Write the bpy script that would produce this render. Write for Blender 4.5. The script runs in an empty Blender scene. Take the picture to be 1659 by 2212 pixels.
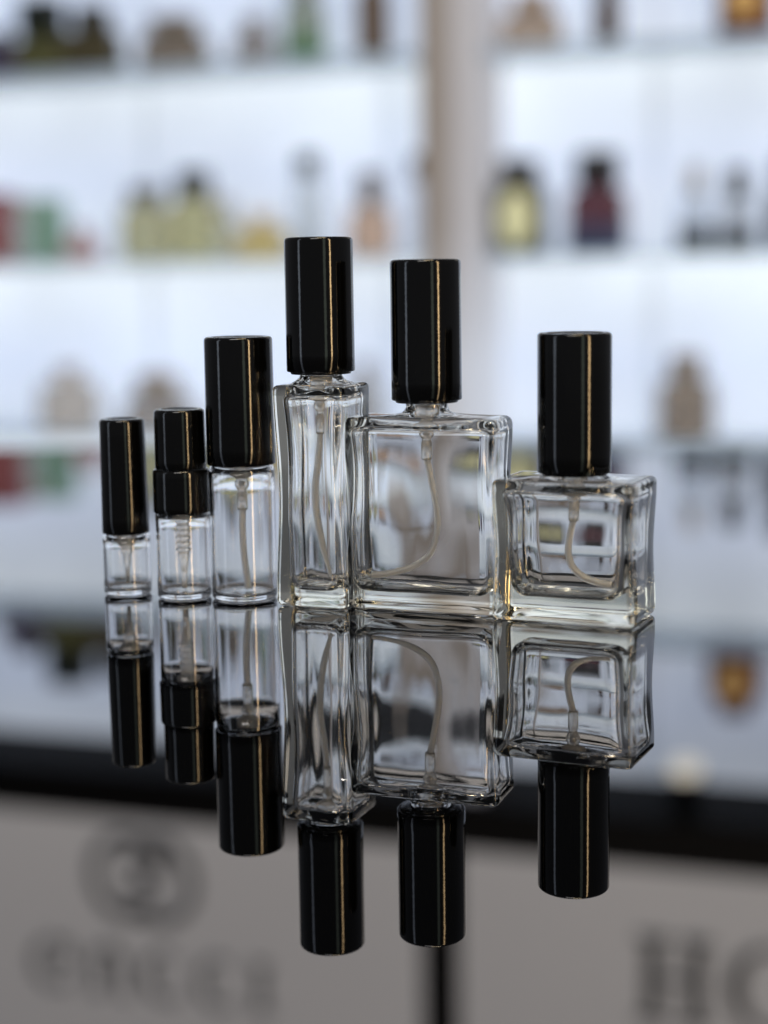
import bpy, bmesh, math, random
from mathutils import Vector, Matrix, noise
random.seed(4)
scene = bpy.context.scene
col = scene.collection

# ---------------------------------------------------------------- materials
def new_mat(name):
    m = bpy.data.materials.new(name); m.use_nodes = True
    return m, m.node_tree.nodes, m.node_tree.links, m.node_tree.nodes["Principled BSDF"]

def principled(name, color, rough=0.4, metal=0.0, trans=0.0, ior=1.5, bump=0.0, bscale=200.0, vary=0.0, emis=None, estr=0.0):
    m, n, l, p = new_mat(name)
    p.inputs["Base Color"].default_value = (*color, 1)
    p.inputs["Roughness"].default_value = rough
    p.inputs["Metallic"].default_value = metal
    p.inputs["Transmission Weight"].default_value = trans
    p.inputs["IOR"].default_value = ior
    tc = n.new("ShaderNodeTexCoord")
    nz = n.new("ShaderNodeTexNoise"); nz.inputs["Scale"].default_value = bscale; nz.inputs["Detail"].default_value = 3
    l.new(tc.outputs["Object"], nz.inputs["Vector"])
    if bump > 0:
        b = n.new("ShaderNodeBump"); b.inputs["Strength"].default_value = bump; b.inputs["Distance"].default_value = 0.001
        l.new(nz.outputs["Fac"], b.inputs["Height"]); l.new(b.outputs["Normal"], p.inputs["Normal"])
    if vary > 0:
        mx = n.new("ShaderNodeMixRGB"); mx.blend_type = 'MULTIPLY'; mx.inputs["Color1"].default_value = (*color, 1)
        cr = n.new("ShaderNodeValToRGB")
        cr.color_ramp.elements[0].position = 0.3; cr.color_ramp.elements[1].position = 0.7
        cr.color_ramp.elements[0].color = (1-vary, 1-vary, 1-vary, 1)
        l.new(nz.outputs["Fac"], cr.inputs["Fac"]); l.new(cr.outputs["Color"], mx.inputs["Color2"]); mx.inputs["Fac"].default_value = 1
        l.new(mx.outputs["Color"], p.inputs["Base Color"])
    if emis:
        p.inputs["Emission Color"].default_value = (*emis, 1); p.inputs["Emission Strength"].default_value = estr
    return m

GLASS = principled("glint_tinted_clear_glass", (1.0, 1.0, 0.998), 0.0, 0, 1.0, 1.48)
va = GLASS.node_tree.nodes.new("ShaderNodeVolumeAbsorption")
va.inputs["Color"].default_value = (0.98, 0.89, 0.50, 1); va.inputs["Density"].default_value = 18  # yellow tint in the thick glass imitates gold lamp glints at the bases
GLASS.node_tree.links.new(va.outputs[0], GLASS.node_tree.nodes["Material Output"].inputs["Volume"])
VGLASS = principled("vial_glass", (0.998, 0.998, 0.995), 0.0, 0, 1.0, 1.45)
BLACK = principled("glossy_black_cap", (0.0015, 0.0015, 0.0015), 0.07, 0, 0, 1.40, bump=0.012, bscale=1500)
BLACK2 = principled("satin_black_collar", (0.004, 0.004, 0.004), 0.18, 0, 0, 1.45)
TUBE = principled("milky_tube_plastic", (0.98, 0.97, 0.95), 0.16, 0, 0.58, 1.36)
PUMP = principled("frosted_pump_plastic", (0.98, 0.975, 0.96), 0.10, 0, 0.70, 1.42)
TABLE = principled("black_mirror_top", (0.31, 0.31, 0.325), 0.004, 1.0)
DARK = principled("matte_black_trim", (0.003, 0.003, 0.0035), 0.6, vary=0.2, bscale=20)
DARK.node_tree.nodes["Principled BSDF"].inputs["Specular IOR Level"].default_value = 0.1
FLOOR = principled("dark_floor", (0.05, 0.05, 0.055), 0.4, vary=0.3, bscale=5)
SHELF = principled("frosted_acrylic", (0.70, 0.82, 0.92), 0.3, 0, 0.8, 1.45)
LETTER = principled("grey_lettering", (0.02, 0.02, 0.022), 0.5, vary=0.1, emis=(0.02, 0.02, 0.021), estr=1.0)

def post_mat(name, top, low):  # post brightness put in as emission, paler towards the foot
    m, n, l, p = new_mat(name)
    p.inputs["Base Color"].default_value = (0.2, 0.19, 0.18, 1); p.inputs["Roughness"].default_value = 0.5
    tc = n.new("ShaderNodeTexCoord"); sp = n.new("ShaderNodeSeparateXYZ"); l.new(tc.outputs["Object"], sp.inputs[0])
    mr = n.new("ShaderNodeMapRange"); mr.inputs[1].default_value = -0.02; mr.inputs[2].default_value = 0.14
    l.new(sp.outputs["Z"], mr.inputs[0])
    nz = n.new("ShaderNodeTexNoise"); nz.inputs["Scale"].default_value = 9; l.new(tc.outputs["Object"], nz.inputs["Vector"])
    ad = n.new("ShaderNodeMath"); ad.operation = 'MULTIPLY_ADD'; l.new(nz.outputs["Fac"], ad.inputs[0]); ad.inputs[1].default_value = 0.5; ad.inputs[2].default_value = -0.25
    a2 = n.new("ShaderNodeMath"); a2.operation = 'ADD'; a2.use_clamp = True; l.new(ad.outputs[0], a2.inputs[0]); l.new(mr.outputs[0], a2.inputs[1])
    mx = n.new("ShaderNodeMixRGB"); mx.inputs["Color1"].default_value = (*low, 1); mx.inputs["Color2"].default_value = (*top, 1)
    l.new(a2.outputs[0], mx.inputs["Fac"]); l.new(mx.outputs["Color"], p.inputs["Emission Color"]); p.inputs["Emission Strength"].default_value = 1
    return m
POST = post_mat("glowing_warm_grey_post", (0.13, 0.11, 0.10), (0.34, 0.35, 0.37))
POST2 = post_mat("glowing_pale_grey_post", (0.31, 0.31, 0.34), (0.46, 0.50, 0.58))

def backlit_panel():
    m, n, l, p = new_mat("backlit_white_panel")
    p.inputs["Base Color"].default_value = (0.4, 0.42, 0.45, 1); p.inputs["Roughness"].default_value = 0.4
    tc = n.new("ShaderNodeTexCoord"); sp = n.new("ShaderNodeSeparateXYZ"); l.new(tc.outputs["Object"], sp.inputs[0])
    a = n.new("ShaderNodeMath"); a.operation = 'SUBTRACT'; l.new(sp.outputs["Z"], a.inputs[0]); a.inputs[1].default_value = 0.1035
    b = n.new("ShaderNodeMath"); b.operation = 'DIVIDE'; l.new(a.outputs[0], b.inputs[0]); b.inputs[1].default_value = 0.2125
    c = n.new("ShaderNodeMath"); c.operation = 'FRACT'; l.new(b.outputs[0], c.inputs[0])
    f = n.new("ShaderNodeMath"); f.operation = 'FRACT'
    cr = n.new("ShaderNodeValToRGB"); e = cr.color_ramp.elements
    e[0].position = 0; e[0].color = (0.47, 0.56, 0.71, 1)
    e[1].position = 1; e[1].color = (0.85, 0.93, 1.0, 1)
    x = e.new(0.45); x.color = (0.58, 0.68, 0.88, 1)
    l.new(c.outputs[0], cr.inputs["Fac"])
    nz = n.new("ShaderNodeTexNoise"); nz.inputs["Scale"].default_value = 3.5; nz.inputs["Detail"].default_value = 2
    l.new(tc.outputs["Object"], nz.inputs["Vector"])
    mr = n.new("ShaderNodeMapRange"); mr.inputs[1].default_value = 0.3; mr.inputs[2].default_value = 0.7
    mr.inputs[3].default_value = 0.80; mr.inputs[4].default_value = 1.12
    l.new(nz.outputs["Fac"], mr.inputs[0])
    w = n.new("ShaderNodeMath"); w.operation = 'MULTIPLY'; w.inputs[1].default_value = 1/0.30
    w0 = n.new("ShaderNodeMath"); w0.operation = 'ADD'; w0.inputs[1].default_value = 0.312
    l.new(sp.outputs["X"], w0.inputs[0]); l.new(w0.outputs[0], w.inputs[0])
    l.new(w.outputs[0], f.inputs[0])
    lt = n.new("ShaderNodeMath"); lt.operation = 'LESS_THAN'; lt.inputs[1].default_value = 0.04; l.new(f.outputs[0], lt.inputs[0])
    sm = n.new("ShaderNodeMath"); sm.operation = 'MULTIPLY_ADD'; l.new(lt.outputs[0], sm.inputs[0]); sm.inputs[1].default_value = -0.25; sm.inputs[2].default_value = 1
    mu = n.new("ShaderNodeMath"); mu.operation = 'MULTIPLY'; l.new(mr.outputs[0], mu.inputs[0]); l.new(sm.outputs[0], mu.inputs[1])
    l.new(cr.outputs["Color"], p.inputs["Emission Color"]); l.new(mu.outputs[0], p.inputs["Emission Strength"])
    return m
PANEL = backlit_panel()
SIGN = principled("sign_lightbox_face", (0.25, 0.24, 0.24), 0.5, vary=0.15, bscale=4, emis=(0.40, 0.388, 0.382), estr=1.0)

# ---------------------------------------------------------------- helpers
def mesh_obj(name, verts, faces, mat, smooth=True, parent=None, recalc=True):
    me = bpy.data.meshes.new(name)
    me.from_pydata([tuple(v) for v in verts], [], faces)
    bm = bmesh.new(); bm.from_mesh(me)
    if recalc: bmesh.ops.recalc_face_normals(bm, faces=bm.faces)
    bm.to_mesh(me); bm.free()
    for p in me.polygons: p.use_smooth = smooth
    me.materials.append(mat)
    o = bpy.data.objects.new(name, me); col.objects.link(o)
    if parent: o.parent = parent
    return o

def empty(name, loc, rotz=0.0, label=None, cat=None, group=None):
    e = bpy.data.objects.new(name, None); col.objects.link(e)
    e.empty_display_size = 0.01
    e.location = loc; e.rotation_euler = (0, 0, rotz)
    if label: e["label"] = label
    if cat: e["category"] = cat
    if group: e["group"] = group
    return e

def rings_mesh(rings, cap_start=None, cap_end=None):
    n = len(rings[0]); V = []; F = []
    for r in rings: V += r
    for i in range(len(rings)-1):
        for j in range(n):
            a = i*n+j; b = i*n+(j+1) % n
            F.append((a, b, b+n, a+n))
    if cap_start is not None:
        c = len(V); V.append(cap_start)
        for j in range(n): F.append((c, (j+1) % n, j))
    if cap_end is not None:
        c = len(V); V.append(cap_end); o = (len(rings)-1)*n
        for j in range(n): F.append((c, o+j, o+(j+1) % n))
    return V, F

def rr(w, d, r, z, m=0.0, rc=0.0, nc=6, ns=8):
    out = []
    cs = [(w-r, d-r), (-(w-r), d-r), (-(w-r), -(d-r)), (w-r, -(d-r))]
    pts = []
    for k in range(4):
        cx, cy = cs[k]
        for i in range(nc+1):
            a = math.radians(90*k + 90*i/nc)
            pts.append((cx+r*math.cos(a), cy+r*math.sin(a)))
        nx, ny = cs[(k+1) % 4]; a = math.radians(90*(k+1))
        p0 = pts[-1]; p1 = (nx+r*math.cos(a), ny+r*math.sin(a))
        for i in range(1, ns+1):
            t = i/(ns+1)
            pts.append((p0[0]*(1-t)+p1[0]*t, p0[1]*(1-t)+p1[1]*t))
    for (x, y) in pts:
        a = math.atan2(y/d, x/w)
        X = x*(1-m)+rc*math.cos(a)*m; Y = y*(1-m)+rc*math.sin(a)*m
        out.append((X, Y, z))
    return out

def circ(r, z, n=64):
    return [(r*math.cos(2*math.pi*i/n), r*math.sin(2*math.pi*i/n), z) for i in range(n)]

def lathe(name, prof, mat, parent=None, n=64, c0=True, c1=True):
    rings = [circ(max(r, 1e-5), z, n) for r, z in prof]
    V, F = rings_mesh(rings, (0, 0, prof[0][1]) if c0 else None, (0, 0, prof[-1][1]) if c1 else None)
    return mesh_obj(name, V, F, mat, True, parent)

def box(name, x0, x1, y0, y1, z0, z1, mat, parent=None, bev=0.0):
    bm = bmesh.new(); bmesh.ops.create_cube(bm, size=1)
    for v in bm.verts:
        v.co = Vector(((x0+x1)/2+v.co.x*(x1-x0), (y0+y1)/2+v.co.y*(y1-y0), (z0+z1)/2+v.co.z*(z1-z0)))
    if bev > 0: bmesh.ops.bevel(bm, geom=bm.edges[:], offset=bev, segments=3, profile=0.5, affect='EDGES')
    me = bpy.data.meshes.new(name); bm.to_mesh(me); bm.free(); me.materials.append(mat)
    o = bpy.data.objects.new(name, me); col.objects.link(o)
    if parent: o.parent = parent
    return o

def catmull(P, k=10):
    P = [Vector(p) for p in P]; Q = [P[0]*2-P[1]]+P+[P[-1]*2-P[-2]]; out = []
    for i in range(1, len(Q)-2):
        for j in range(k):
            t = j/k; a, b, c, d = Q[i-1], Q[i], Q[i+1], Q[i+2]
            out.append(0.5*((2*b)+(c-a)*t+(2*a-5*b+4*c-d)*t*t+(3*b-a-3*c+d)*t**3))
    out.append(P[-1]); return out

def tube(name, P, r, mat, parent, ri=None, n=14):
    C = catmull(P); rings = []; inner = []
    for i, p in enumerate(C):
        t = (C[min(i+1, len(C)-1)]-C[max(i-1, 0)]).normalized()
        s = t.cross(Vector((0, 1, 0)))
        if s.length < 0.01: s = t.cross(Vector((1, 0, 0)))
        s.normalize(); u = s.cross(t).normalized()
        rings.append([tuple(p+s*(r*math.cos(2*math.pi*k/n))+u*(r*math.sin(2*math.pi*k/n))) for k in range(n)])
        if ri: inner.append([tuple(p+s*(ri*math.cos(2*math.pi*k/n))+u*(ri*math.sin(2*math.pi*k/n))) for k in range(n)])
    if ri:
        allr = rings+inner[::-1]
        V, F = rings_mesh(allr)
        m = len(allr)-1
        for j in range(n): F.append((m*n+j, m*n+(j+1) % n, (j+1) % n, j))
    else:
        V, F = rings_mesh(rings, tuple(C[0]), tuple(C[-1]))
    return mesh_obj(name, V, F, mat, True, parent)

# ---------------------------------------------------------------- glass bottles
def square_glass(parent, W, D, H, rc, neck_r, neck_top, wall, wall_b, base_t, irc, seed, wob=0.00012, top_in=0.0, e=0.0014, waist=0.0003, fb=0.0036):
    w, d = W/2, D/2; R = []
    R.append(rr(w*0.55, d*0.55, rc*0.5, 0.0011))
    R.append(rr(w*0.8, d*0.8, rc*0.8, 0.0008))
    R.append(rr(w-e*1.4, d-e*1.4, rc, 0.00025))
    for i in range(5):
        a = math.radians(90*i/4)
        ins = e*(1-math.sin(a)); R.append(rr(w-ins, d-ins, max(rc-ins*0.6, 0.0004), 0.0002+e*(1-math.cos(a))))
    N = 26; z0 = 0.0002+e; z1 = H-e
    for i in range(1, N+1):
        t = i/N; z = z0+(z1-z0)*t
        bulge = waist*(math.cos(math.pi*t*2)-1)
        R.append(rr(w+bulge, d+bulge*0.6, rc, z))
    for i in range(1, 5):
        a = math.radians(90*i/4); ins = e*(1-math.cos(a))
        R.append(rr(w-ins, d-ins, max(rc-ins*0.4, 0.0004), z1+e*math.sin(a)))
    R.append(rr(w-e*2.0, d-e*1.8, rc, H+0.0001, 0.05, neck_r*1.6))
    R.append(rr(w-e*2.3, d-e*2.0, rc, H+0.0002, 0.45, neck_r*1.5))
    R.append(rr(w-e*2.3, d-e*2.0, rc, H+0.0005, 0.85, neck_r*1.35))
    for rr_, zz in ((1.22, 0.0009), (1.08, 0.0015), (1.0, 0.0024), (1.0, 0.004)):
        R.append(rr(w, d, rc, H+zz, 1.0, neck_r*rr_))
    R.append(rr(w, d, rc, neck_top-0.0004, 1.0, neck_r))
    R.append(rr(w, d, rc, neck_top, 1.0, neck_r-0.0005))
    ni = neck_r-0.0015
    R.append(rr(w, d, rc, neck_top, 1.0, ni+0.0004))
    n_outer = len(R)
    R.append(rr(w, d, rc, neck_top-0.0005, 1.0, ni))
    R.append(rr(w, d, rc, H+0.001, 1.0, ni))
    R.append(rr(w, d, rc, H-0.0004, 1.0, ni*1.08))
    iw, idp = w-wall, d-wall
    zt = H-0.0022-top_in
    R.append(rr(iw-0.0036, idp-0.003*min(1, idp/iw+0.2), irc*0.7, zt+0.0014, 0.6, ni*1.3))
    R.append(rr(iw-0.0024, idp-0.0018, irc*0.8, zt+0.0009, 0.12, ni*1.5))
    for i in range(0, 5):
        a = math.radians(90*i/4); ins = 0.0018*(1-math.sin(a))
        R.append(rr(iw-ins, idp-ins*0.8, irc, zt-0.0018*(1-math.cos(a))))
    N = 24; za = zt-0.0018; zb = base_t+fb
    for i in range(1, N+1):
        t = i/N; z = za+(zb-za)*t
        k = wall+(wall_b-wall)*t+0.0008*math.sin(math.pi*min(1, t*1.5))*(1-t)
        R.append(rr(w-k, d-min(k, d*0.62), irc, z))
    for i in range(1, 9):
        a = math.radians(90*i/8); ins = fb*(1-math.cos(a))
        R.append(rr(w-wall_b-ins, max(d-min(wall_b, d*0.62)-ins*0.6, 0.0012), max(irc-ins*0.5, 0.0006), zb-fb*math.sin(a)))
    R.append(rr((w-wall_b)*0.4, (d-wall_b)*0.3, 0.0006, base_t+0.0005))
    def wav(p, fx, fz, a, b, s):
        q = Vector((p[0]*fx, p[1]*fx, p[2]*fz))
        return Vector((noise.noise(q+Vector((a, 5, 0))), noise.noise(q+Vector((b, a, 7))), 0.6*noise.noise(Vector((p[0]*150, p[1]*150, p[2]*60))+Vector((3, 0, a)))))*s
    for q in range(n_outer+3, len(R)):
        R[q] = [tuple(Vector(p)+wav(p, 110, 42, seed, 1, wob*2)+wav(p, 210, 80, seed+2, 3, wob*0.5)) for p in R[q]]
    for q in range(8, n_outer-12):
        R[q] = [tuple(Vector(p)+wav(p, 70, 30, seed+9, 4, wob*0.9)) for p in R[q]]
    V, F = rings_mesh(R, (0, 0, 0.0012), (0, 0, base_t+0.0006))
    return mesh_obj("glass_body", V, F, GLASS, True, parent)

def make_cap(parent, R, z0, z1, Rtop=None, name="cap", dimple=True, mat=None):
    Rt = Rtop or R; f = 0.0009
    prof = [(R-0.0009, z1-0.003), (R-0.0009, z0+0.0002), (R-0.0007, z0), (R-0.0002, z0), (R, z0+0.0002)]
    N = 8
    for i in range(1, N+1): prof.append((R+(Rt-R)*i/N, z0+0.0002+(z1-f-z0-0.0002)*i/N))
    for i in range(1, 6):
        a = math.radians(90*i/5); prof.append((Rt-f*(1-math.cos(a)), z1-f+f*math.sin(a)))
    if dimple:
        prof += [(Rt-0.0016, z1), (Rt-0.0020, z1-0.0002), (Rt-0.0023, z1-0.0003)]
    prof.append((Rt*0.4, z1-(0.0003 if dimple else 0)))
    return lathe(name, prof, mat or BLACK, parent, 96)

STEEL = principled("steel_ball", (0.6, 0.6, 0.6), 0.15, 1.0)
def connector(parent, z0, z1, r=0.0014):
    h = z1-z0
    prof = [(r*0.7, z0), (r*0.95, z0+0.0001), (r, z0+h*0.05), (r, z0+h*0.45), (r*0.82, z0+h*0.48), (r*0.82, z0+h*0.55), (r*1.1, z0+h*0.6),
            (r*1.35, z0+h*0.68), (r*1.35, z0+h*0.78), (r*1.05, z0+h*0.84), (r*1.3, z0+h*0.9), (r*2.1, z0+h*0.97), (r*2.3, z0+h), (r*2.3, z0+h+0.004)]
    o = lathe("pump_housing", prof, PUMP, parent, 32)
    s = bmesh.new(); bmesh.ops.create_uvsphere(s, u_segments=16, v_segments=10, radius=r*0.5)
    me = bpy.data.meshes.new("valve_ball"); s.to_mesh(me); s.free()
    for p in me.polygons: p.use_smooth = True
    me.materials.append(STEEL); b = bpy.data.objects.new("valve_ball", me); col.objects.link(b); b.parent = o
    b.location = (0, 0, z0+h*0.73)
    return o

rad = math.radians
b = empty("perfume_bottle", (-0.0154, 0.4100, 0), rad(-22), "tall slim square clear glass atomizer with glossy black cap", "bottle")
square_glass(b, 0.0196, 0.0190, 0.0563, 0.0018, 0.0052, 0.0640, 0.0022, 0.0028, 0.0042, 0.0032, 3.0, wob=0.00020, waist=0.0004, fb=0.0030)
make_cap(b, 0.00865, 0.0594, 0.0927, 0.0086)
lathe("sprayer_collar", [(0.0055, 0.0588), (0.0076, 0.0588), (0.0077, 0.0592), (0.0077, 0.0605), (0.0056, 0.0605), (0.0056, 0.0590)], BLACK2, b, c0=False, c1=False)
connector(b, 0.0435, 0.0535, 0.00130)
tube("dip_tube", [(-0.0001, 0, 0.0440), (-0.0006, 0, 0.0380), (-0.0017, 0, 0.0294), (-0.0012, 0, 0.021), (0.0006, 0, 0.013), (0.0026, 0, 0.0085), (0.0034, 0, 0.0070)], 0.0009, TUBE, b, 0.00045)

b = empty("perfume_bottle", (0.0110, 0.4010, 0), rad(-20), "wide flat rectangular clear glass atomizer with black cap and curved tube", "bottle")
square_glass(b, 0.0402, 0.0165, 0.0484, 0.0019, 0.0052, 0.0560, 0.0016, 0.0018, 0.0046, 0.0030, 11.0, wob=0.00022, e=0.0019, waist=0.0004, fb=0.0036)
make_cap(b, 0.00875, 0.0525, 0.0868, 0.0087)
lathe("sprayer_collar", [(0.0055, 0.0519), (0.0077, 0.0519), (0.0078, 0.0523), (0.0078, 0.0535), (0.0056, 0.0535), (0.0056, 0.0521)], BLACK2, b, c0=False, c1=False)
connector(b, 0.0375, 0.0470, 0.00138)
tube("dip_tube", [(0, 0, 0.0380), (0.0013, 0, 0.0320), (0.0026, 0, 0.0250), (0.0026, 0, 0.0190), (0.0006, 0, 0.0136), (-0.0045, 0, 0.0100), (-0.0110, 0, 0.0080), (-0.0152, 0, 0.0074)], 0.0009, TUBE, b, 0.00045)

b = empty("perfume_bottle", (0.0460, 0.3875, 0), rad(-24), "low blocky clear glass atomizer with thick base and black cap", "bottle")
square_glass(b, 0.0355, 0.0215, 0.0342, 0.0016, 0.0056, 0.0405, 0.0020, 0.0036, 0.0056, 0.0036, 23.0, wob=0.00018, fb=0.0038)
make_cap(b, 0.00890, 0.0355, 0.0690, 0.0089)
lathe("sprayer_collar", [(0.0060, 0.0351), (0.0080, 0.0351), (0.0081, 0.0354), (0.0081, 0.0366), (0.0061, 0.0366), (0.0061, 0.0352)], BLACK2, b, c0=False, c1=False)
connector(b, 0.0235, 0.0323, 0.00138)
tube("dip_tube", [(0, 0, 0.0240), (-0.0010, 0, 0.0200), (-0.0013, 0, 0.0155), (-0.0002, 0, 0.0122), (0.0028, 0, 0.0096), (0.0070, 0, 0.0084), (0.0108, 0, 0.0082)], 0.0009, TUBE, b, 0.00045)

# ---------------------------------------------------------------- vials
def vial_glass(parent, r, H, neck_r, neck_top, wall=0.0007, base=0.0014, shoulder=0.0012):
    P = [(r*0.5, 0.0007), (r*0.8, 0.0004), (r-0.0009, 0.0002)]
    for i in range(1, 5):
        a = rad(90*i/4); P.append((r-0.0009+0.0009*math.sin(a), 0.0002+0.0009*(1-math.cos(a))))
    for i in range(1, 9): P.append((r, 0.0011+(H-shoulder-0.0011)*i/8))
    for i in range(1, 5):
        a = rad(90*i/4); P.append((r-shoulder*(1-math.cos(a)), H-shoulder+shoulder*math.sin(a)))
    P += [(neck_r+0.0004, H+0.0002), (neck_r, H+0.0006), (neck_r, neck_top), (neck_r-0.0008, neck_top), (neck_r-0.0009, H+0.0003), (neck_r-0.0006, H-0.0006)]
    P += [(r-wall-shoulder*0.6, H-0.0009-0.0001), (r-wall, H-wall-shoulder)]
    for i in range(1, 7): P.append((r-wall, H-wall-shoulder-(H-wall-shoulder-base-0.0012)*i/6))
    for i in range(1, 5):
        a = rad(90*i/4); P.append((r-wall-0.0012*(1-math.cos(a)), base+0.0012-0.0012*math.sin(a)))
    P.append((r*0.3, base+0.0003))
    return lathe("glass_body", P, VGLASS, parent, 96)

v = empty("sample_vial", (-0.0687, 0.4260, 0), rad(0), "smallest clear glass sample vial with plain black cap", "vial")
vial_glass(v, 0.0063, 0.0162, 0.0042, 0.0200)
make_cap(v, 0.00625, 0.0165, 0.0468, 0.0059)
lathe("pump_stem", [(0.0002, 0.0030), (0.00050, 0.0030), (0.00065, 0.0075), (0.0009, 0.0078), (0.0010, 0.0105), (0.0016, 0.0112), (0.0017, 0.0125), (0.0012, 0.0128), (0.0023, 0.0138), (0.0027, 0.0150), (0.0033, 0.0153), (0.0033, 0.0170)], PUMP, v, 32)

v = empty("sample_vial", (-0.0528, 0.4200, 0), 0, "small clear glass sample vial with stepped black sprayer cap", "vial")
vial_glass(v, 0.0071, 0.0232, 0.0050, 0.0270)
make_cap(v, 0.0075, 0.0227, 0.0341, 0.0074, name="sprayer_collar", dimple=False)
make_cap(v, 0.0067, 0.0342, 0.0496, 0.0066)
prof = [(0.0003, 0.0022), (0.0007, 0.0022), (0.0009, 0.0070), (0.0012, 0.0095), (0.0015, 0.0110), (0.0015, 0.0122)]
z = 0.0122
for i in range(6): prof += [(0.0020, z+0.0002), (0.0021, z+0.0008), (0.0016, z+0.0010), (0.0016, z+0.0014)]; z += 0.0016
prof += [(0.0030, z+0.0003), (0.0030, z+0.002)]
lathe("pump_stem", prof, PUMP, v, 32)

v = empty("sample_vial", (-0.0368, 0.4178, 0), 0, "tall round clear glass vial with long glossy black cap", "vial")
vial_glass(v, 0.0085, 0.0350, 0.0062, 0.0400)
make_cap(v, 0.0089, 0.0353, 0.0681, 0.0088)
connector(v, 0.0232, 0.0335, 0.0014)
tube("dip_tube", [(0, 0, 0.0238), (-0.0002, 0, 0.018), (0, 0, 0.012), (0.0006, 0, 0.006), (0.0010, 0, 0.0022)], 0.0009, TUBE, v, 0.00045)

# ---------------------------------------------------------------- counter and floor
c = empty("counter", (0, 0.25, 0), 0, "long glossy black mirror-topped shop counter", "counter")
box("counter_top", -1.1, 1.1, -0.55, 0.56, -0.02, 0.0, TABLE, c, 0.002)
box("counter_base", -1.05, 1.05, -0.45, 0.50, -0.95, -0.021, DARK, c)
f = box("floor", -3, 3, -2, 3.5, -1.0, -0.952, FLOOR); f["kind"] = "structure"

# ---------------------------------------------------------------- display wall
YAW = rad(-17.5)
WC = (0, 1.82, 0)
def wpos(s, yo, z):
    return (s*math.cos(YAW)-yo*math.sin(YAW), 1.82+s*math.sin(YAW)+yo*math.cos(YAW), z)
d = empty("display_shelf_unit", WC, YAW, "backlit white wall display with frosted shelves full of bottles", "shelf")
box("back_panel", -1.3, 1.1, 0.06, 0.075, -0.93, 0.49, PANEL, d)
for z in (-0.732, -0.5195, -0.307, -0.0955, 0.1030, 0.3155):
    box("shelf_board", -1.3, 0.061, -0.05, 0.058, z-0.006, z, SHELF, d, 0.001)
    box("shelf_board", 0.129, 1.1, -0.05, 0.058, z-0.006, z, SHELF, d, 0.001)
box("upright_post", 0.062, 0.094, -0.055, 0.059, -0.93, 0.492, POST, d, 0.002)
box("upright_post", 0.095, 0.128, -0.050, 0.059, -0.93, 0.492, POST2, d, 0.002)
box("header_beam", -1.3, 1.1, -0.07, 0.075, 0.4935, 0.549, DARK, d, 0.002)
box("top_trim", -1.3, 1.1, -0.07, 0.075, 0.862, 1.1, DARK, d, 0.002)
box("sign_divider", 0.058, 0.098, -0.068, 0.075, 0.550, 0.861, DARK, d, 0.002)

class Pen:
    def __init__(s): s.V = []; s.F = []
    def quad(s, x0, z0, x1, z1):
        k = len(s.V)
        s.V += [(x0, 0, z0), (x1, 0, z0), (x1, 0, z1), (x0, 0, z1), (x0, -0.003, z0), (x1, -0.003, z0), (x1, -0.003, z1), (x0, -0.003, z1)]
        s.F += [(k, k+1, k+2, k+3), (k+7, k+6, k+5, k+4), (k, k+4, k+5, k+1), (k+1, k+5, k+6, k+2), (k+2, k+6, k+7, k+3), (k+3, k+7, k+4, k)]
    def arc(s, cx, cz, rx, rz, a0, a1, tx, tz, y=0.0, N=32):
        k = len(s.V)
        for i in range(N+1):
            a = rad(a0+(a1-a0)*i/N)
            for q in (0, 1):
                x = (rx-tx*q)*math.cos(a); z = (rz-tz*q)*math.sin(a)
                s.V += [(cx+x, y, cz+z), (cx+x, y-0.003, cz+z)]
        for i in range(N):
            q = k+i*4
            s.F += [(q, q+4, q+6, q+2), (q+1, q+3, q+7, q+5), (q, q+1, q+5, q+4), (q+2, q+6, q+7, q+3)]
    def letter(s, ch, x, z, w, h, T, t):
        sf = T*0.55
        if ch in 'GC':
            s.arc(x+w/2, z+h/2, w/2, h/2, 58, 302, T, t)
            s.quad(x+w*0.76, z+h*0.72, x+w*0.83, z+h)
            if ch == 'G':
                s.quad(x+w*0.76, z+0.02*h, x+w*0.76+T*0.9, z+h*0.40); s.quad(x+w*0.62, z+h*0.39, x+w*1.04, z+h*0.39+t*0.8)
            else: s.quad(x+w*0.80, z, x+w*0.84, z+h*0.20)
        elif ch == 'U':
            s.quad(x+sf, z+h*0.35, x+sf+T, z+h); s.quad(x+w-sf-t*1.6, z+h*0.35, x+w-sf, z+h)
            s.arc(x+w/2, z+h*0.36, w/2-sf, h*0.36, 180, 360, T*0.8, t*1.5)
            s.quad(x-0.2*sf, z+h-t*0.5, x+1.6*sf+T, z+h); s.quad(x+w-2.2*sf, z+h-t*0.5, x+w+0.2*sf, z+h)
        elif ch == 'I':
            s.quad(x+w/2-T/2, z, x+w/2+T/2, z+h); s.quad(x+w/2-T, z, x+w/2+T, z+t); s.quad(x+w/2-T, z+h-t, x+w/2+T, z+h)
        elif ch == 'H':
            for xx in (x+sf, x+w-sf-T):
                s.quad(xx, z, xx+T, z+h); s.quad(xx-sf*0.8, z, xx+T+sf*0.8, z+t); s.quad(xx-sf*0.8, z+h-t, xx+T+sf*0.8, z+h)
            s.quad(x+sf, z+h/2-t/2, x+w-sf, z+h/2+t/2)
        elif ch == 'O':
            s.arc(x+w/2, z+h/2, w/2, h/2, 0, 360, T, t, N=44)
def write(name, word, widths, gap, h, T, t, parent, loc):
    p = Pen(); total = sum(widths)+gap*(len(word)-1); x = -total/2
    for ch, w in zip(word, widths): p.letter(ch, x, -h/2, w, h, T, t); x += w+gap
    o = mesh_obj(name, p.V, p.F, LETTER, False, parent, recalc=False); o.location = loc; return o

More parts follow.
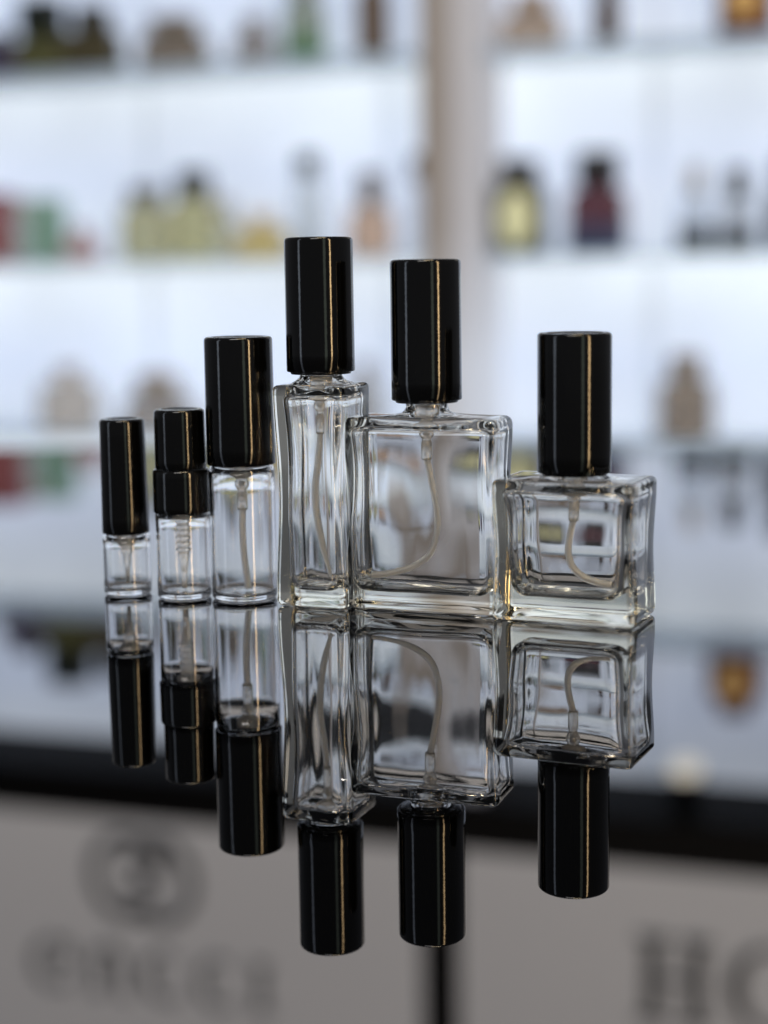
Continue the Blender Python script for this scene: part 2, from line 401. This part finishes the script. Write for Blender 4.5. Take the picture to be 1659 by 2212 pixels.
s1 = empty("shop_sign", wpos(-0.3, -0.062, 0.7), YAW, "grey lightbox sign reading GUCCI with interlocking round emblem", "sign")
box("sign_panel", -0.98, 0.355, 0.0, 0.12, -0.149, 0.160, SIGN, s1)
write("lettering", "GUCCI", [0.058, 0.056, 0.052, 0.052, 0.022], 0.018, 0.062, 0.011, 0.006, s1, (0.016, -0.003, 0.042))
p = Pen()
p.arc(-0.022, 0, 0.050, 0.055, 40, 345, 0.013, 0.013); p.quad(-0.008, -0.006, 0.028, 0.005); p.quad(0.017, -0.04, 0.028, 0.0)
p.arc(0.022, 0, 0.050, 0.055, 140, -165, 0.013, 0.013, y=-0.0045); p.quad(-0.028, 0.009, 0.008, 0.020)
o = mesh_obj("emblem", p.V, p.F, LETTER, False, s1, recalc=False); o.location = (0.014, -0.003, -0.079)
s2 = empty("shop_sign", wpos(0.36, -0.062, 0.7), YAW, "grey lightbox sign with large dark serif letters", "sign")
box("sign_panel", -0.259, 0.70, 0.0, 0.12, -0.149, 0.160, SIGN, s2)
write("lettering", "HO", [0.088, 0.096], 0.010, 0.098, 0.020, 0.006, s2, (0.034, -0.003, -0.026))

# ---------------------------------------------------------------- blurred stock
def hue(name, c, tr=0.0, rough=0.25): return principled(name, c, rough, 0, tr, 1.4, vary=0.15, bscale=40)
GRP = "perfume bottles on the lit shelves"
def stock(s, z, w, h, body, cap=(0.03, 0.03, 0.03), ch=0.3, cw=0.45, round_=False, tr=0.5, yo=0.0, lab=None, label="", dpt=0.5, lp=(0.66, 0.48, 0.40), low=None):
    e = empty("perfume_bottle", wpos(s, yo, z), YAW, label, "bottle", GRP)
    hb = h*(1-ch); W = w/2; D = W if round_ else W*dpt
    mb = hue("tinted_bottle", body, min(1, tr*1.25)); mc = hue("bottle_cap", cap, 0.0, 0.3)
    m = 1.0 if round_ else 0.0
    R = []
    r = min(W, D)*0.35
    for (k, zz) in ((0.85, 0.0004), (0.97, 0.002), (1, hb*0.1), (1.0, hb*0.5), (0.99, hb*0.78), (0.94, hb*0.87), (0.78, hb*0.93), (cw*0.8, hb*0.97), (cw*0.7, hb)):
        R.append(rr(W*k, D*k, r*k, zz, m, W*k, 4, 2))
    V, F = rings_mesh(R, (0, 0, 0.0004), (0, 0, hb)); mesh_obj("bottle_body", V, F, mb, True, e)
    R = []; cr_ = W*cw
    for (k, zz) in ((0.95, hb+0.0003), (1, hb+0.001), (1, h*0.97), (0.93, h)):
        R.append(rr(cr_*k, min(cr_, D)*k, min(cr_, D)*0.4*k, zz, 1.0 if round_ else 0.3, cr_*k, 4, 2))
    V, F = rings_mesh(R, (0, 0, hb+0.0003), (0, 0, h)); mesh_obj("bottle_cap", V, F, mc, True, e)
    if lab:
        ml = principled("paper_label", lab, 0.5, emis=lab, estr=0.25)
        V, F = rings_mesh([[(W*lp[0]*math.cos(a)*k, -D-0.0012-y, hb*lp[1]+hb*lp[2]*math.sin(a)*k) for a in [2*math.pi*i/28 for i in range(28)]] for k, y in ((1, -0.001), (1, 0), (0.96, 0.0004))],
                          None, (0, -D-0.0018, hb*lp[1]))
        mesh_obj("label_plate", V, F, ml, True, e)
    if low:
        mesh_l = hue("tinted_bottle_foot", low, 0.3)
        R = [rr(W*k, D*k, r, zz, m, W*k, 4, 2) for k, zz in ((0.9, 0.0002), (1.02, 0.001), (1.02, hb*0.4), (0.98, hb*0.42))]
        V, F = rings_mesh(R, (0, 0, 0.0002), (0, 0, hb*0.42)); mesh_obj("bottle_foot", V, F, mesh_l, True, e)
    return e
def carton(s, z, w, h, c, band, label, yo=0.0):
    e = empty("perfume_box", wpos(s, yo, z), YAW, label, "box", "perfume cartons on the lit shelves")
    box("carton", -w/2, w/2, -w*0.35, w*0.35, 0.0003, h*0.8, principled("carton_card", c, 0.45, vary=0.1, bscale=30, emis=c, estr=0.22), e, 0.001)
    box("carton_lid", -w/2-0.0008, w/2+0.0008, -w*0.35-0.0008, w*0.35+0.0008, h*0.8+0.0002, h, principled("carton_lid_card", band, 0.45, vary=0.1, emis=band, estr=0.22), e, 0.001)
Z1, Z2, Z3 = 0.3157, 0.1032, -0.0953
carton(-0.487, Z2, 0.050, 0.084, (0.27, 0.09, 0.10), (0.24, 0.08, 0.09), "red perfume carton standing on lit shelf")
stock(-0.444, Z2, 0.022, 0.078, (0.7, 0.8, 0.76), (0.55, 0.65, 0.6), label="pale green glass bottle beside a green carton")
carton(-0.411, Z2, 0.036, 0.076, (0.20, 0.36, 0.30), (0.25, 0.42, 0.36), "green perfume carton standing on lit shelf")
stock(-0.367, Z2, 0.040, 0.042, (0.80, 0.52, 0.50), (0.65, 0.45, 0.45), label="low pink glass perfume bottle on shelf")
stock(-0.282, Z2, 0.062, 0.086, (0.82, 0.79, 0.50), (0.16, 0.17, 0.18), 0.22, 0.6, label="yellow olive glass bottle with dark cap", tr=0.6)
stock(-0.222, Z2, 0.056, 0.102, (0.84, 0.80, 0.46), (0.05, 0.06, 0.07), 0.28, 0.7, label="yellow glass bottle with wide black cap", tr=0.6)
stock(-0.184, Z2, 0.022, 0.070, (0.80, 0.80, 0.65), (0.5, 0.5, 0.45), 0.28, 0.7, label="slim pale yellow glass perfume bottle", tr=0.7)
stock(-0.140, Z2, 0.062, 0.052, (0.92, 0.74, 0.30), (0.85, 0.7, 0.4), 0.3, 0.4, label="low amber yellow perfume bottle on shelf", tr=0.6)
stock(-0.083, Z2, 0.028, 0.116, (0.85, 0.88, 0.86), (0.06, 0.08, 0.07), 0.2, 0.95, tr=0.75, label="tall slim clear bottle with dark cap")
stock(-0.010, Z2, 0.050, 0.094, (0.88, 0.64, 0.47), (0.22, 0.2, 0.2), 0.38, 0.5, label="peach coloured glass bottle with grey cap", tr=0.6)
stock(0.045, Z2, 0.018, 0.110, (0.8, 0.8, 0.8), (0.10, 0.09, 0.08), 0.25, 0.95, tr=0.8, label="thin clear tester bottle with dark cap")
stock(0.158, Z2, 0.060, 0.102, (0.07, 0.08, 0.08), (0.05, 0.05, 0.05), 0.18, 0.7, tr=0.2, lab=(0.74, 0.77, 0.50), lp=(0.6, 0.45, 0.36), label="dark bottle with pale yellow oval plate")
stock(0.243, Z2, 0.062, 0.106, (0.20, 0.08, 0.11), (0.05, 0.055, 0.07), 0.32, 0.75, tr=0.4, low=(0.11, 0.14, 0.30), label="dark red and blue bottle with black cap")
stock(0.345, Z2, 0.036, 0.088, (0.80, 0.83, 0.86), (0.6, 0.62, 0.65), 0.3, 0.5, tr=0.75, low=(0.06, 0.07, 0.08), label="clear bottle with dark foot")
stock(0.388, Z2, 0.040, 0.084, (0.7, 0.72, 0.74), (0.08, 0.09, 0.10), 0.35, 0.6, tr=0.7, low=(0.08, 0.09, 0.10), label="clear bottle with dark cap and dark foot")
stock(0.434, Z2, 0.030, 0.095, (0.06, 0.07, 0.09), (0.05, 0.05, 0.05), 0.3, 0.6, tr=0.1, label="dark blue black glass perfume bottle")
stock(-0.465, Z1, 0.060, 0.058, (0.08, 0.06, 0.14), (0.05, 0.05, 0.07), 0.3, tr=0.1, label="dark purple glass perfume bottle")
stock(-0.407, Z1, 0.064, 0.090, (0.14, 0.15, 0.07), (0.02, 0.03, 0.03), 0.45, 0.85, tr=0.2, label="dark olive bottle with wide black cap")
stock(-0.342, Z1, 0.068, 0.078, (0.11, 0.10, 0.06), (0.04, 0.04, 0.03), 0.3, 0.6, tr=0.2, label="dark brown olive low perfume bottle")
stock(-0.240, Z1, 0.078, 0.060, (0.36, 0.31, 0.26), (0.28, 0.26, 0.24), 0.3, 0.7, tr=0.4, label="low wide brown grey perfume bottle")
stock(-0.142, Z1, 0.048, 0.055, (0.48, 0.45, 0.44), (0.35, 0.33, 0.33), 0.3, 0.5, tr=0.5, label="small grey brown perfume bottle")
stock(-0.083, Z1, 0.046, 0.115, (0.5, 0.58, 0.5), (0.28, 0.30, 0.28), 0.35, 0.6, tr=0.5, low=(0.22, 0.46, 0.28), label="tall bottle with green liquid and grey cap")
stock(-0.004, Z1, 0.038, 0.115, (0.22, 0.17, 0.14), (0.14, 0.12, 0.11), 0.3, 0.8, tr=0.2, label="tall brown glass perfume bottle")
stock(0.172, Z1, 0.064, 0.060, (0.60, 0.48, 0.38), (0.45, 0.36, 0.3), 0.3, 0.6, tr=0.5, label="low tan glass perfume bottle")
stock(0.252, Z1, 0.028, 0.080, (0.10, 0.06, 0.04), (0.05, 0.03, 0.02), 0.3, 0.9, tr=0.1, label="slim dark brown perfume bottle")
stock(0.394, Z1, 0.060, 0.076, (0.13, 0.012, 0.010), (0.05, 0.015, 0.012), 0.14, 0.6, round_=True, tr=0.0, lab=(0.52, 0.33, 0.12), lp=(0.58, 0.52, 0.28), label="round dark red bottle with amber plate")
stock(-0.392, Z3, 0.076, 0.078, (0.80, 0.72, 0.62), (0.65, 0.57, 0.5), 0.2, 0.4, round_=True, tr=0.6, label="round beige glass perfume bottle")
stock(-0.275, Z3, 0.080, 0.070, (0.66, 0.61, 0.56), (0.55, 0.5, 0.46), 0.35, 0.6, tr=0.5, label="low beige glass perfume bottle")
stock(-0.020, Z3, 0.036, 0.085, (0.6, 0.58, 0.55), (0.4, 0.38, 0.36), 0.3, 0.5, tr=0.5, label="small grey glass perfume bottle")
stock(0.338, Z3, 0.062, 0.092, (0.48, 0.40, 0.32), (0.38, 0.33, 0.28), 0.25, 0.6, round_=True, tr=0.5, label="round brown perfume bottle")

sp = empty("shelf_spotlight", wpos(0.345, -0.02, 0.458), YAW, "small round warm spotlight under the black header", "lamp")
lathe("spotlight_housing", [(0.010, 0.034), (0.017, 0.030), (0.018, 0.0), (0.0165, 0.0)], DARK, sp, 32, True, False)
lathe("spotlight_lens", [(0.0163, -0.014), (0.0163, 0.001)], principled("lamp_lens", (0.9, 0.9, 0.8), 0.3, emis=(1, 0.93, 0.78), estr=1.1), sp, 32)

# ---------------------------------------------------------------- lights
def area(name, loc, target, sx, sy, power, color):
    L = bpy.data.lights.new(name, 'AREA'); L.shape = 'RECTANGLE'; L.size = sx; L.size_y = sy; L.energy = power; L.color = color
    o = bpy.data.objects.new(name, L); col.objects.link(o); o.location = loc
    q = (Vector(target)-Vector(loc)).to_track_quat('-Z', 'Y'); o.rotation_euler = q.to_euler(); return o
area("warm_strip_lamp", (0.72, -0.45, 0.35), (0, 0.41, 0.35), 0.075, 1.3, 9, (1.0, 0.68, 0.34))
area("added_green_streak_lamp", (0.42, -0.72, 0.35), (0, 0.41, 0.35), 0.17, 1.3, 0.8, (0.85, 1.0, 0.80))  # added lamp, not a window: wide dim greenish streak on the caps
area("added_cool_streak_lamp", (-1.0, 0.0, 0.35), (0, 0.41, 0.35), 0.12, 1.1, 1.3, (0.75, 0.85, 1.0))  # added lamp, not a window: faint bluish streak on the caps' left
area("ceiling_lamp", (0.2, 0.1, 2.0), (0, 0.4, 0), 0.7, 0.2, 22, (1.0, 0.80, 0.50))
area("shelf_fill_light", (-0.3, -0.4, 1.7), (0, 1.8, 0.1), 0.6, 0.6, 14, (1.0, 0.96, 0.92))  # added fill to brighten the fronts of the shelf stock

w = bpy.data.worlds.new("World"); scene.world = w; w.use_nodes = True
w.node_tree.nodes["Background"].inputs[0].default_value = (0.86, 0.90, 1.0, 1)
w.node_tree.nodes["Background"].inputs[1].default_value = 0.17

# ---------------------------------------------------------------- camera
cam = bpy.data.cameras.new("Camera"); co = bpy.data.objects.new("Camera", cam); col.objects.link(co)
cam.sensor_fit = 'VERTICAL'; cam.sensor_height = 24; cam.lens = 24*3500/2212
M = Matrix.Translation((0, 0, 0.083)) @ Matrix.Rotation(rad(81.7), 4, 'X') @ Matrix.Rotation(rad(-0.86), 4, 'Z')
co.matrix_world = M
cam.clip_start = 0.01; cam.clip_end = 50
cam.dof.use_dof = True; cam.dof.focus_distance = 0.405; cam.dof.aperture_fstop = 3.1
scene.camera = co
scene.view_settings.view_transform = 'Standard'; scene.view_settings.look = 'None'; scene.view_settings.exposure = 0
